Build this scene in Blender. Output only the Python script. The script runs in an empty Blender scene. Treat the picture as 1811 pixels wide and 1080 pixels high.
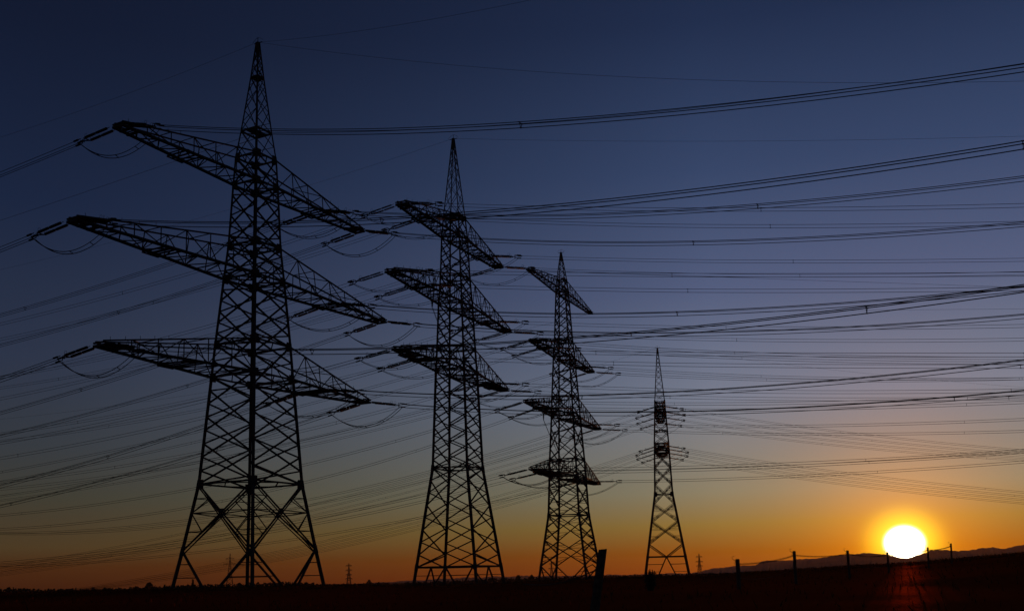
import bpy, math, random
import numpy as np
from mathutils import Vector, Matrix

S = bpy.context.scene
COL = S.collection
R = math.radians
random.seed(7)

# ---------------------------------------------------------------- camera
cd = bpy.data.cameras.new("camera")
cam = bpy.data.objects.new("camera", cd)
COL.objects.link(cam)
S.camera = cam
cd.sensor_fit = 'HORIZONTAL'
cd.sensor_width = 36.0
cd.lens = 1881.67 / 1811.0 * 36.0
cd.shift_y = (730.98 - 540.0) / 1811.0
cd.clip_start = 0.1
cd.clip_end = 40000.0
PITCH, ROLL = R(8.8037), R(1.2814)
fw = Vector((0, math.cos(PITCH), math.sin(PITCH)))
up0 = Vector((0, -math.sin(PITCH), math.cos(PITCH)))
rt0 = Vector((1, 0, 0))
rt = math.cos(ROLL) * rt0 - math.sin(ROLL) * up0
up = math.sin(ROLL) * rt0 + math.cos(ROLL) * up0
m = Matrix((rt, up, -fw)).transposed().to_4x4()
EYE = 1.7
m.translation = Vector((0, 0, EYE))
cam.matrix_world = m

S.view_settings.view_transform = 'Standard'
S.view_settings.look = 'None'
S.view_settings.exposure = 0.0
S.view_settings.gamma = 1.0
S.cycles.volume_bounces = 0
S.cycles.max_bounces = 4

# ---------------------------------------------------------------- sky (dusk; sun just above the horizon)
SUN_AZ = R(19.96)          # clockwise from +Y
SUN_EL = R(1.32)
SDIR = Vector((math.sin(SUN_AZ) * math.cos(SUN_EL), math.cos(SUN_AZ) * math.cos(SUN_EL), math.sin(SUN_EL)))


def lin(c):
    return [((v / 255) / 12.92 if v / 255 <= 0.04045 else ((v / 255 + 0.055) / 1.055) ** 2.4) for v in c]


world = bpy.data.worlds.new("World")
S.world = world
world.use_nodes = True
nt = world.node_tree
nt.nodes.clear()
N = nt.nodes.new
L = nt.links.new


def sock(x, node, i):
    if isinstance(x, (int, float)):
        node.inputs[i].default_value = x
    else:
        L(x, node.inputs[i])


def math_(op, a, b=0.0, c=None, clamp=False):
    n = N('ShaderNodeMath')
    n.operation = op
    n.use_clamp = clamp
    sock(a, n, 0)
    sock(b, n, 1)
    if c is not None:
        sock(c, n, 2)
    return n.outputs[0]


tc = N('ShaderNodeTexCoord')
nrm = N('ShaderNodeVectorMath'); nrm.operation = 'NORMALIZE'
L(tc.outputs['Generated'], nrm.inputs[0])
sep = N('ShaderNodeSeparateXYZ'); L(nrm.outputs[0], sep.inputs[0])
elev = math_('MULTIPLY', math_('ARCSINE', sep.outputs[2]), 180 / math.pi)          # degrees above the horizon
elev01 = math_('DIVIDE', elev, 32.0, clamp=True)
hl = math_('SQRT', math_('ADD', math_('MULTIPLY', sep.outputs[0], sep.outputs[0]), math_('MULTIPLY', sep.outputs[1], sep.outputs[1])))
hd = math_('DIVIDE', math_('ADD', math_('MULTIPLY', sep.outputs[0], math.sin(SUN_AZ)), math_('MULTIPLY', sep.outputs[1], math.cos(SUN_AZ))), math_('MAXIMUM', hl, 1e-4))
daz = math_('MULTIPLY', math_('ARCCOSINE', math_('MINIMUM', math_('MAXIMUM', hd, -1.0), 1.0)), 180 / math.pi)
near = math_('SUBTRACT', 1.0, math_('DIVIDE', math_('SUBTRACT', daz, 9.0), 37.0, clamp=True))
near = math_('POWER', near, 1.62)


def ramp(stops):
    n = N('ShaderNodeValToRGB')
    n.color_ramp.interpolation = 'LINEAR'
    e = n.color_ramp.elements
    while len(e) > 1:
        e.remove(e[-1])
    first = True
    for ang, c in stops:
        p = max(0.0, min(1.0, ang / 32.0))
        if first:
            e[0].position = p
            el = e[0]
            first = False
        else:
            el = e.new(p)
        el.color = (*lin(c), 1)
    L(elev01, n.inputs[0])
    return n.outputs[0]


AWAY = [(0.0, (54, 25, 10)), (1.0, (64, 36, 17)), (2.0, (69, 55, 35)), (4.5, (56, 56, 49)), (7.0, (48, 54, 62)),
        (11.3, (40, 49, 70)), (18.9, (22, 34, 61)), (27.2, (14, 23, 46)), (32, (12, 20, 42))]
TOWARD = [(0.0, (117, 47, 8)), (1.15, (122, 68, 15)), (2.6, (126, 106, 54)), (4.3, (122, 122, 102)), (9.2, (108, 120, 140)), (14.9, (76, 90, 124)), (21.1, (49, 67, 102)), (28.4, (28, 43, 74)), (32, (24, 37, 66))]
mixs = N('ShaderNodeMix'); mixs.data_type = 'RGBA'
L(near, mixs.inputs[0]); L(ramp(AWAY), mixs.inputs[6]); L(ramp(TOWARD), mixs.inputs[7])

# glow of the low sun: angle from the sun's direction
dot = N('ShaderNodeVectorMath'); dot.operation = 'DOT_PRODUCT'
L(nrm.outputs[0], dot.inputs[0]); dot.inputs[1].default_value = SDIR
th = math_('MULTIPLY', math_('ARCCOSINE', math_('MINIMUM', dot.outputs['Value'], 1.0)), 180 / math.pi)


def lobe(width, power, col, amp, ang=None):
    v = math_('MULTIPLY', math_('EXPONENT', math_('MULTIPLY', math_('POWER', math_('DIVIDE', ang or th, width), power), -1.0)), amp)
    n = N('ShaderNodeVectorMath'); n.operation = 'SCALE'
    n.inputs[0].default_value = col
    L(v, n.inputs[3])
    return n.outputs[0]


def vadd(a, b):
    n = N('ShaderNodeVectorMath'); n.operation = 'ADD'
    L(a, n.inputs[0]); L(b, n.inputs[1])
    return n.outputs[0]


# the disc is flattened by refraction near the horizon
dv = math_('MULTIPLY', math_('SUBTRACT', elev, math.degrees(SUN_EL)), 1.12)
te = math_('SQRT', math_('ADD', math_('MULTIPLY', daz, daz), math_('MULTIPLY', dv, dv)))
glow = vadd(vadd(lobe(0.89, 7.0, (1.0, 0.92, 0.78), 8.0, te), lobe(1.62, 3.2, (0.85, 0.70, 0.03), 1.1, te)), lobe(2.9, 1.0, (1.0, 0.30, 0.0), 1.0))
total = vadd(mixs.outputs[2], glow)

# a physically based sky of the same hour, kept faint, under the measured dusk colours
sky = N('ShaderNodeTexSky'); sky.sky_type = 'NISHITA'; sky.sun_disc = False
sky.sun_elevation = SUN_EL; sky.sun_rotation = SUN_AZ
skv = N('ShaderNodeVectorMath'); skv.operation = 'SCALE'; L(sky.outputs[0], skv.inputs[0]); skv.inputs[3].default_value = 0.003
total = vadd(total, skv.outputs[0])
bg = N('ShaderNodeBackground'); bg.inputs[1].default_value = 1.0
L(total, bg.inputs[0])
wo = N('ShaderNodeOutputWorld'); L(bg.outputs[0], wo.inputs[0])

sd = bpy.data.lights.new("sun", 'SUN'); sd.energy = 0.6; sd.angle = R(0.5); sd.color = (1.0, 0.30, 0.05)
sun = bpy.data.objects.new("sun", sd); COL.objects.link(sun)
sun.rotation_euler = (-SDIR).to_track_quat('-Z', 'Y').to_euler()


# ---------------------------------------------------------------- materials
def mat(name, c1, c2=None, rough=0.7, scale=3.0, metallic=0.0, spec=0.3, transl=0.0):
    mt = bpy.data.materials.new(name)
    mt.use_nodes = True
    t = mt.node_tree
    b = t.nodes['Principled BSDF']
    b.inputs['Roughness'].default_value = rough
    b.inputs['Metallic'].default_value = metallic
    b.inputs['Specular IOR Level'].default_value = spec
    no = t.nodes.new('ShaderNodeTexNoise'); no.inputs['Scale'].default_value = scale; no.inputs['Detail'].default_value = 5
    cr = t.nodes.new('ShaderNodeValToRGB')
    cr.color_ramp.elements[0].position = 0.35; cr.color_ramp.elements[1].position = 0.68
    cr.color_ramp.elements[0].color = (*c1, 1); cr.color_ramp.elements[1].color = (*(c2 or c1), 1)
    gt = t.nodes.new('ShaderNodeTexCoord')
    t.links.new(gt.outputs['Object'], no.inputs['Vector'])
    t.links.new(no.outputs[0], cr.inputs[0]); t.links.new(cr.outputs[0], b.inputs['Base Color'])
    if transl:
        tr = t.nodes.new('ShaderNodeBsdfTranslucent'); t.links.new(cr.outputs[0], tr.inputs[0])
        mx = t.nodes.new('ShaderNodeMixShader'); mx.inputs[0].default_value = transl
        t.links.new(b.outputs[0], mx.inputs[1]); t.links.new(tr.outputs[0], mx.inputs[2])
        t.links.new(mx.outputs[0], t.nodes['Material Output'].inputs[0])
    return mt


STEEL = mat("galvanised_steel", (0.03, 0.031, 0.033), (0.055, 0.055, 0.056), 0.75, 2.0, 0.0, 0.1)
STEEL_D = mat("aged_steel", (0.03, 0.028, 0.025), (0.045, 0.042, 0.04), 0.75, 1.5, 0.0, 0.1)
PORC = mat("brown_porcelain", (0.014, 0.009, 0.007), (0.022, 0.014, 0.01), 0.5, 6.0, 0, 0.2)
ALU = mat("weathered_conductor", (0.03, 0.03, 0.03), (0.05, 0.05, 0.05), 0.8, 1.0, 0.0, 0.1)
WOOD = mat("weathered_post_wood", (0.05, 0.035, 0.025), (0.12, 0.09, 0.06), 0.9, 14.0)
WIREM = mat("rusty_wire", (0.06, 0.035, 0.025), (0.10, 0.06, 0.04), 0.8, 5.0)
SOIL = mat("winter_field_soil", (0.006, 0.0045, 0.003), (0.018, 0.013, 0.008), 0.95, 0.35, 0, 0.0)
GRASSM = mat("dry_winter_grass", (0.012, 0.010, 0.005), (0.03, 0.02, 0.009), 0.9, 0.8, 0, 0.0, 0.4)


def glow_gloss(mt, w, rough, col, bump=0.0):
    """a weak, rough gloss as of damp ground: it answers the low sun and little else"""
    t = mt.node_tree
    out = t.nodes['Material Output']
    src = out.inputs[0].links[0].from_socket
    g = t.nodes.new('ShaderNodeBsdfGlossy'); g.inputs['Roughness'].default_value = rough; g.inputs['Color'].default_value = (*col, 1)
    if bump:
        nz = t.nodes.new('ShaderNodeTexNoise'); nz.inputs['Scale'].default_value = 7.0; nz.inputs['Detail'].default_value = 6
        tcn = t.nodes.new('ShaderNodeTexCoord'); t.links.new(tcn.outputs['Object'], nz.inputs['Vector'])
        bp = t.nodes.new('ShaderNodeBump'); bp.inputs['Strength'].default_value = bump; bp.inputs['Distance'].default_value = 0.03
        t.links.new(nz.outputs[0], bp.inputs['Height']); t.links.new(bp.outputs[0], g.inputs['Normal'])
    mx = t.nodes.new('ShaderNodeMixShader'); mx.inputs[0].default_value = w
    t.links.new(src, mx.inputs[1]); t.links.new(g.outputs[0], mx.inputs[2]); t.links.new(mx.outputs[0], out.inputs[0])


glow_gloss(SOIL, 0.13, 0.60, (1.0, 0.16, 0.02), 0.8)  # red put into the gloss colour stands in for the glow below the sun
glow_gloss(GRASSM, 0.03, 0.5, (1.0, 0.28, 0.07))  # fainter share of the same glow, tinted into the grass gloss
BARK = mat("tree_bark", (0.03, 0.022, 0.016), (0.06, 0.045, 0.035), 0.9, 6.0)
LEAF = mat("winter_foliage", (0.02, 0.022, 0.012), (0.05, 0.045, 0.025), 0.9, 1.2)
HILLM = mat("wooded_hill_cover", (0.03, 0.032, 0.02), (0.07, 0.06, 0.04), 0.95, 0.01)


# ---------------------------------------------------------------- mesh helpers
class MB:
    def __init__(self):
        self.v = []
        self.f = []

    def bar(self, a, b, w, h=None, n=4):
        """straight member of square (or n-gon) section between two points"""
        a = Vector(a); b = Vector(b)
        d = b - a
        if d.length < 1e-6:
            return
        d.normalize()
        ref = Vector((0, 0, 1)) if abs(d.z) < 0.9 else Vector((1, 0, 0))
        s = d.cross(ref).normalized(); t = s.cross(d)
        h = w if h is None else h
        k = len(self.v)
        for P in (a, b):
            for i in range(n):
                an = 2 * math.pi * (i + 0.5) / n
                q = math.sqrt(2) if n == 4 else 1.0
                self.v.append(tuple(P + s * (math.cos(an) * w * 0.5 * q) + t * (math.sin(an) * h * 0.5 * q)))
        for i in range(n):
            j = (i + 1) % n
            self.f.append((k + i, k + j, k + n + j, k + n + i))
        self.f.append(tuple(k + i for i in reversed(range(n))))
        self.f.append(tuple(k + n + i for i in range(n)))

    def angle(self, a, b, w, ox, oy):
        """L-profile leg: two flanges, opening towards (ox, oy)"""
        a = Vector(a); b = Vector(b); th = w * 0.16
        for dx, dy in (((ox, 0), (0, oy)), ((0, oy), (ox, 0))):
            e1 = Vector((dx[0], dx[1], 0)); e2 = Vector((dy[0], dy[1], 0))
            k = len(self.v)
            for P in (a, b):
                for p, q in ((0, 0), (w, 0), (w, th), (0, th)):
                    self.v.append(tuple(P + e1 * p + e2 * q))
            for i in range(4):
                j = (i + 1) % 4
                self.f.append((k + i, k + j, k + 4 + j, k + 4 + i))
            self.f.append((k + 3, k + 2, k + 1, k)); self.f.append((k + 4, k + 5, k + 6, k + 7))

    def tube(self, pts, r, n=4, close=True):
        pts = [Vector(p) for p in pts]
        k = len(self.v)
        for i, P in enumerate(pts):
            d = (pts[min(i + 1, len(pts) - 1)] - pts[max(i - 1, 0)]).normalized()
            ref = Vector((0, 0, 1)) if abs(d.z) < 0.9 else Vector((1, 0, 0))
            s = d.cross(ref).normalized(); t = s.cross(d)
            rr = r[i] if isinstance(r, (list, tuple)) else r
            for j in range(n):
                an = 2 * math.pi * j / n
                self.v.append(tuple(P + s * (math.cos(an) * rr) + t * (math.sin(an) * rr)))
        for i in range(len(pts) - 1):
            for j in range(n):
                j2 = (j + 1) % n
                self.f.append((k + i * n + j, k + i * n + j2, k + (i + 1) * n + j2, k + (i + 1) * n + j))
        if close:
            self.f.append(tuple(k + j for j in reversed(range(n))))
            e = k + (len(pts) - 1) * n
            self.f.append(tuple(e + j for j in range(n)))

    def lathe(self, prof, n=8):
        """profile [(x, r)] spun round the +X axis"""
        k = len(self.v)
        for x, r in prof:
            for j in range(n):
                an = 2 * math.pi * j / n
                self.v.append((x, math.cos(an) * r, math.sin(an) * r))
        for i in range(len(prof) - 1):
            for j in range(n):
                j2 = (j + 1) % n
                self.f.append((k + i * n + j, k + (i + 1) * n + j, k + (i + 1) * n + j2, k + i * n + j2))

    def mesh(self, name, m):
        me = bpy.data.meshes.new(name)
        me.from_pydata(self.v, [], self.f)
        me.materials.append(m)
        me.update()
        return me

    def obj(self, name, m, parent=None):
        o = bpy.data.objects.new(name, self.mesh(name, m))
        COL.objects.link(o)
        o.parent = parent
        return o


def link(name, me, parent=None):
    o = bpy.data.objects.new(name, me)
    COL.objects.link(o)
    o.parent = parent
    return o


def tag(o, label, cat, group=None):
    o['label'] = label
    o['category'] = cat
    if group:
        o['group'] = group
    return o


def empty(name, loc, rz=0.0):
    o = bpy.data.objects.new(name, None)
    o.empty_display_size = 1.0
    COL.objects.link(o)
    o.location = loc
    o.rotation_euler = (0, 0, rz)
    return o


# ---------------------------------------------------------------- terrain
def interp(x, tab):
    if x <= tab[0][0]:
        return tab[0][1]
    for (a, va), (b, vb) in zip(tab, tab[1:]):
        if x <= b:
            t = (x - a) / (b - a)
            return va + (vb - va) * t
    return tab[-1][1]


CREST = [(-90, 1.2), (-45, 1.42), (-14, 1.5), (-7, 1.15), (-1, 1.3), (5, 1.5), (15.5, 1.6), (23.7, 2.0), (33, 2.3), (38, 2.6), (43, 3.0), (60, 4.0), (120, 6.0)]
SLOPE = [(-5, 0.0), (0, 0.0), (7, 0.47), (11, 0.68), (15, 0.78), (22, 0.81), (30, 0.835), (45, 0.785), (60, 0.785), (75, 0.875), (88, 1.0), (105, 0.97), (160, 0.45), (220, 0.0)]


def ground_z(x, y):
    k = 90.0 / y if y > 60 else (1.5 if y > 30 else 1.5 * max(y, 0.0) / 30.0)
    xk = x * k
    cz = (interp(xk - 5, CREST) + 2 * interp(xk - 2.5, CREST) + 3 * interp(xk, CREST) + 2 * interp(xk + 2.5, CREST) + interp(xk + 5, CREST)) / 9
    sz = (interp(y - 4, SLOPE) + 2 * interp(y - 2, SLOPE) + 3 * interp(y, SLOPE) + 2 * interp(y + 2, SLOPE) + interp(y + 4, SLOPE)) / 9 if y > 14 else interp(y, SLOPE)
    z = cz * sz
    r = math.hypot(x, y)
    if r > 230:
        t = min(1.0, (r - 230) / 320.0)
        z -= 8.0 * t * t * (3 - 2 * t)
    z += 0.010 * math.sin(x * 0.9 + 1.3 * math.sin(y * 0.31)) + 0.004 * math.sin(y * 1.7 + x * 0.4)
    return z


gm = MB()
radii = [0.0] + [1.5 * 1.055 ** i for i in range(160) if 1.5 * 1.055 ** i < 7300] + [7300.0]
NA = 420
for r in radii[1:]:
    for j in range(NA):
        # finer in front of the camera than behind it
        u = j / NA
        a = math.pi * 2 * (u - 0.5)
        a = a - 0.72 * math.sin(a)
        x, y = r * math.sin(a), r * math.cos(a)
        gm.v.append((x, y, ground_z(x, y)))
c0 = len(gm.v)
gm.v.append((0, 0, ground_z(0, 0)))
nr = len(radii) - 1
for j in range(NA):
    gm.f.append((c0, (j + 1) % NA, j))
for i in range(nr - 1):
    for j in range(NA):
        j2 = (j + 1) % NA
        gm.f.append((i * NA + j, i * NA + j2, (i + 1) * NA + j2, (i + 1) * NA + j))
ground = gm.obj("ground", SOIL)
ground['kind'] = 'structure'
for p in ground.data.polygons:
    p.use_smooth = True


def hill(name, prof, base, depth, seed):
    """ridge with a wooded, uneven crest; prof = [(x, y, height above sea of the flat)]"""
    rnd = random.Random(seed)
    pts = []
    for (x0, y0, z0), (x1, y1, z1) in zip(prof, prof[1:]):
        k = max(2, int(math.hypot(x1 - x0, y1 - y0) / 9))
        for i in range(k):
            t = i / k
            pts.append((x0 + (x1 - x0) * t, y0 + (y1 - y0) * t, z0 + (z1 - z0) * t))
    pts.append(prof[-1])
    mb = MB()
    rows = [(-depth, 0.0), (-depth * 0.6, 0.42), (-depth * 0.3, 0.78), (-depth * 0.1, 0.95), (0, 1.0), (depth * 0.25, 0.9), (depth * 0.8, 0.3), (depth * 1.2, 0.0)]
    for x, y, z in pts:
        r = math.hypot(x, y)
        nx, ny = x / r, y / r
        for dd, k in rows:
            j = rnd.uniform(-1, 1) * (2.2 if k > 0.7 else 4.0) if k > 0 else 0
            hh = base + (z - base) * k + j + 1.8 * math.sin(x * 0.045 + dd) * (k > 0)
            mb.v.append((x + nx * dd, y + ny * dd, hh))
    m_ = len(rows)
    for i in range(len(pts) - 1):
        for j in range(m_ - 1):
            mb.f.append((i * m_ + j, (i + 1) * m_ + j, (i + 1) * m_ + j + 1, i * m_ + j + 1))
    o = mb.obj(name, HILLM)
    o['kind'] = 'structure'
    return o


H1 = [(824.2, 4931.6, 8.2), (912.9, 4916.0, 26.6), (985.4, 4901.9, 32.6), (1089.0, 4880.0, 37.6), (1121.6, 4872.6, 53.3), (1206.4, 4852.3, 54.9), (1313.9, 4824.3, 57.9), (1471.1, 4778.7, 72.7), (1544.5, 4755.5, 78.1), (1631.5, 4726.3, 69.8), (1666.2, 4714.2, 58.4), (1707.0, 4699.6, 46.2), (1758.3, 4680.7, 64.2), (1806.8, 4662.1, 82.2), (1907.6, 4621.8, 76.5), (1980.0, 4591.3, 79.6), (2033.2, 4568.0, 87.1), (2070.7, 4551.0, 81.8), (2142.2, 4517.9, 89.9), (2400, 4380, 84), (2700, 4200, 60), (2900, 4050, 0)]
hill("hills", [(x, y, z + EYE) for x, y, z in H1], -9.0, 700, 3)
H2 = [(-700, 5150, -8), (-575.6, 5168.0, -1.5), (-359.7, 5187.5, 6.2), (-196.4, 5196.3, 9.3), (-32.6, 5199.9, 11.1), (131.3, 5198.3, 10.1), (349.1, 5188.3, 8.0), (591.7, 5166.2, 5.9), (857.1, 5128.9, 8.6), (1100, 5080, -8)]
hill("hills", [(x, y, z + EYE) for x, y, z in H2], -9.0, 500, 4)

# ---------------------------------------------------------------- pylons
NAMES = {1: "nearest pylon", 2: "second pylon", 3: "third pylon", 4: "farthest tall pylon"}


def string_meshes(rod_len, shed_r, hw, hs=1.0):
    """insulator string built along +X: rods from x=0, yoke hardware after them. hw = half spacing of the two rods"""
    rod = MB()
    prof = [(0, 0.02)]
    n = int(rod_len / 0.13)
    for i in range(n):
        x = 0.10 + i * (rod_len - 0.2) / n
        if i == n // 2:
            prof += [(x, 0.05), (x + 0.10, 0.05)]
            continue
        prof += [(x, 0.06), (x + 0.03, shed_r), (x + 0.07, 0.06)]
    prof.append((rod_len, 0.02))
    prof = [(-0.27, 0.02), (-0.27, 0.03), (-0.02, 0.03)] + prof
    rod.lathe(prof, 7)
    hwm = MB()
    L0 = rod_len
    hwm.bar((L0, -hw - 0.06, 0), (L0, hw + 0.06, 0), 0.07 * hs)                 # first yoke plate
    hwm.bar((L0, -hw, 0), (L0 + 0.42, 0, 0), 0.08 * hs)
    hwm.bar((L0, hw, 0), (L0 + 0.42, 0, 0), 0.08 * hs)
    hwm.bar((L0 + 0.4, 0, 0), (L0 + 0.62, 0, 0), 0.07 * hs)
    hwm.bar((L0 + 0.6, -0.24, 0.0), (L0 + 0.6, 0.24, 0.0), 0.06 * hs)
    hwm.bar((L0 + 0.6, 0, -0.2), (L0 + 0.6, 0, 0.2), 0.06 * hs)
    for sy, sz in ((-0.22, 0.17), (0.22, 0.17), (0, -0.2)):
        hwm.bar((L0 + 0.6, sy, sz), (L0 + 1.25, sy, sz), 0.06 * hs)
        hwm.bar((L0 + 0.95, sy, sz), (L0 + 1.55, sy, sz), 0.13 * hs)          # dead-end clamp
    # arcing rings
    for sy in (-hw, hw):
        pts = [(L0 - 0.28 + 0.05 * math.sin(t), sy + math.copysign(0.04, sy), 0.05 + 0.16 + 0.16 * math.sin(t - 1.57) + 0.0) for t in (0,)]
        ring = [(L0 - 0.25 + 0.16 * math.cos(t), sy, 0.24 + 0.16 * math.sin(t)) for t in [i * math.pi * 2 / 10 for i in range(11)]]
        hwm.tube(ring, 0.016, 3, False)
        hwm.bar((L0 - 0.05, sy, 0), (L0 - 0.12, sy, 0.12), 0.025)
    return rod.mesh("insulator_rod", PORC), hwm.mesh("insulator_string", STEEL_D)


def xpanels(mb, corners, z0, z1, n, wfun, th, stagger=True, dbl=0.0, ratio=1.0):
    """X bracing on the four faces of the tapering mast between two heights"""
    if ratio == 1.0:
        zs0 = [z0 + (z1 - z0) * i / n for i in range(n + 1)]
    else:
        wts = [ratio ** i for i in range(n)]
        s_ = sum(wts); zs0 = [z0]
        for w_ in wts:
            zs0.append(zs0[-1] + (z1 - z0) * w_ / s_)
    mid = [z0] + [(a + b) / 2 for a, b in zip(zs0, zs0[1:])] + [z1]
    for fi in range(4):
        A = corners[fi]; B = corners[(fi + 1) % 4]
        zs = mid if (stagger and fi % 2) else zs0
        nx, ny = (A[0] + B[0]) / 2, (A[1] + B[1]) / 2
        for a, b in zip(zs, zs[1:]):
            wa, wb = wfun(a), wfun(b)
            for (P, Q, off) in ((A, B, 0.035), (B, A, -0.035)):
                p = Vector((P[0] * wa + nx * off, P[1] * wa + ny * off, a)); q = Vector((Q[0] * wb + nx * off, Q[1] * wb + ny * off, b))
                mb.bar(p, q, th)
                if dbl > 0.2:
                    mb.bar(p + Vector((0, 0, dbl)), q + Vector((0, 0, dbl)), th * 0.6)
                if dbl:
                    for f in (0.17, 0.34):
                        for (e, g_) in ((f, 0), (1 - f, 1)):
                            d_ = p.lerp(q, e)
                            R_ = P if g_ == 0 else Q
                            wz = wfun(d_.z)
                            mb.bar(d_, (R_[0] * wz, R_[1] * wz, d_.z), th * 0.5)
                            if f > 0.3:
                                z2 = a + (b - a) * (0.17 if g_ == 0 else 0.83)
                                wz2 = wfun(z2)
                                mb.bar(d_, (R_[0] * wz2, R_[1] * wz2, z2), th * 0.45)


CORN = [(1, -1), (1, 1), (-1, 1), (-1, -1)]


def build_pylon(spec):
    k = spec['id']
    root = empty("pylon", (spec['x'], spec['y'], 0.0), R(spec['yaw']))
    tag(root, spec['label'], "pylon", "row of four tall lattice pylons")
    prof = [(z + EYE, w) for z, w in spec['prof']]        # from top to bottom

    def wf(z):
        for (za, wa), (zb, wb) in zip(prof, prof[1:]):
            if z >= zb:
                t = (za - z) / (za - zb)
                return wa + (wb - wa) * t
        (za, wa), (zb, wb) = prof[-2], prof[-1]
        return wb + (wb - wa) / (za - zb) * (zb - z)
    zb = -0.6
    zap = prof[0][0]
    ztu = spec['ztu'] + EYE
    lw0, lw1 = spec['leg']
    # legs up to the top crossarm
    zbreaks = [zb, spec['zb1'] + EYE, spec['zk'] + EYE] + sorted([z + EYE for z, w in spec['prof'] if spec['zk'] < z <= spec['ztu']])
    for cx, cy in CORN:
        mb = MB()
        for a, b in zip(zbreaks, zbreaks[1:]):
            f = (a - zb) / (ztu - zb)
            w_ = lw0 + (lw1 - lw0) * f
            mb.bar((cx * wf(a), cy * wf(a), a), (cx * wf(b), cy * wf(b), b), w_, None, 6)
            mb.bar((cx * wf(b - .4), cy * wf(b - .4), b - 0.4), (cx * wf(b + .4), cy * wf(b + .4), b + 0.4), w_ * 1.12, None, 6)
        # concrete footing stub
        mb.bar((cx * wf(zb), cy * wf(zb), zb - 0.5), (cx * wf(zb), cy * wf(zb), 0.1), 0.9)
        if (cx, cy) in ((1, 1), (-1, -1)):
            z = 3.0
            i = 0
            while z < ztu:
                w_ = wf(z)
                s_ = 1 if i % 2 else 0
                p = Vector((cx * w_, cy * w_, z))
                d = Vector((cx, 0, 0)) if s_ else Vector((0, cy, 0))
                mb.bar(p, p + d * 0.20, 0.028)
                z += 0.38
                i += 1
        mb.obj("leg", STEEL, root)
    # lattice
    br = MB()
    th = spec['th']
    for (a, b, n, dbl, t_) in spec['sections']:
        xpanels(br, CORN, a + EYE, b + EYE, n, wf, th * t_, k != 4, dbl)
    # horizontal frames
    for z in spec['frames']:
        z += EYE
        w_ = wf(z)
        for fi in range(4):
            A = CORN[fi]; B = CORN[(fi + 1) % 4]
            br.bar((A[0] * w_, A[1] * w_, z), (B[0] * w_, B[1] * w_, z), th * 1.1)
            C_ = CORN[(fi + 2) % 4]
            m1 = ((A[0] + B[0]) / 2 * w_, (A[1] + B[1]) / 2 * w_, z - 0.02)
            m2 = ((C_[0] + B[0]) / 2 * w_, (C_[1] + B[1]) / 2 * w_, z - 0.02)
            br.bar(m1, m2, th * 0.7)
    # gusset plates where legs meet the frames
    for z in spec['plates']:
        z += EYE
        w_ = wf(z)
        g = spec['gus']
        for cx, cy in CORN:
            br.bar((cx * w_, cy * w_ - cy * g, z), (cx * w_, cy * w_ + cy * 0.02, z), 0.04, g * 1.5)
            br.bar((cx * w_ - cx * g, cy * w_, z), (cx * w_ + cx * 0.02, cy * w_, z), 0.04, g * 1.5)
    # spread foot: big X from the knee, then an inverted V to the ground
    zk = spec['zk'] + EYE; z1 = spec['zb1'] + EYE
    wk, w1, wg = wf(zk), wf(z1), wf(zb + 0.3)
    for fi in range(4):
        A = Vector((*CORN[fi], 0)); B = Vector((*CORN[(fi + 1) % 4], 0)); M_ = (A + B) / 2
        out = M_ * 0.05
        if spec['bigx']:
            tcr = wk / (wk + w1)
            zc = zk + (z1 - zk) * tcr
            wc = wf(zc)
            for P, Q, o_ in ((A, B, 1), (B, A, -1)):
                p = P * wk + out * o_ + Vector((0, 0, zk)); q = Q * w1 + out * o_ + Vector((0, 0, z1))
                br.bar(p, q, th * 0.85)
                br.bar(p - Vector((0, 0, 0.30)), q - Vector((0, 0, 0.42)), th * 0.6)
            for P in (A, B):
                # horizontals to the crossing and small ties
                pc = M_ * wc + Vector((0, 0, zc))
                pl = P * wc + Vector((0, 0, zc))
                br.bar(pl, pc + Vector((0, 0, 0.12)), th * 0.6); br.bar(pl, pc - Vector((0, 0, 0.22)), th * 0.6)
                for (fa, za) in ((0.5, zk + (zc - zk) * 0.5), (0.5, zc + (z1 - zc) * 0.5)):
                    wz = wf(za)
                    Qo = B if P is A else A
                    if za > zc:
                        s_ = (zk - za) / (zk - z1)
                        dpt = P * (wk + (0) * 0) * (1 - s_) + Qo * (w1) * s_
                    else:
                        s_ = (zk - za) / (zk - z1)
                        dpt = Qo * wk * (1 - s_) + P * w1 * s_
                    dpt = Vector((dpt.x, dpt.y, za))
                    lp = P * wz + Vector((0, 0, za))
                    br.bar(lp, dpt, th * 0.5)
                    br.bar(pl, dpt, th * 0.5)
            br.bar(M_ * wc + Vector((0, 0, zc - 0.3)), M_ * wc + Vector((0, 0, zc + 0.3)), 0.5 if k == 1 else 0.3, 0.06)
        for P in (A, B):
            g0 = M_ * wg + Vector((0, 0, zb + 0.2)) 
            g0.z = 0.35
            t0 = P * w1 + Vector((0, 0, z1))
            if k == 3:
                g0 = M_ * wg * 0.98 + Vector((0, 0, -0.2)); t0 = P * w1 + Vector((0, 0, z1))
            elif not spec['bigx']:
                if k == 4:
                    zc4 = 7.8 + EYE
                    br.bar(P * wf(zc4) + Vector((0, 0, zc4)), M_ * w1 + Vector((0, 0, z1)), th * 0.9)
                    br.bar(P * wf(zc4) + Vector((0, 0, zc4 - 0.5)), M_ * w1 + Vector((0, 0, z1 - 0.4)), th * 0.6)
                t0 = M_ * w1 + Vector((0, 0, z1)); g0 = P * wg * 0.97 + Vector((0, 0, zb + 0.2)) + (M_ - P) * 0.42 * wg
            br.bar(t0, g0, th * 1.2)
            n_ = 3
            prev = None
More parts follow.
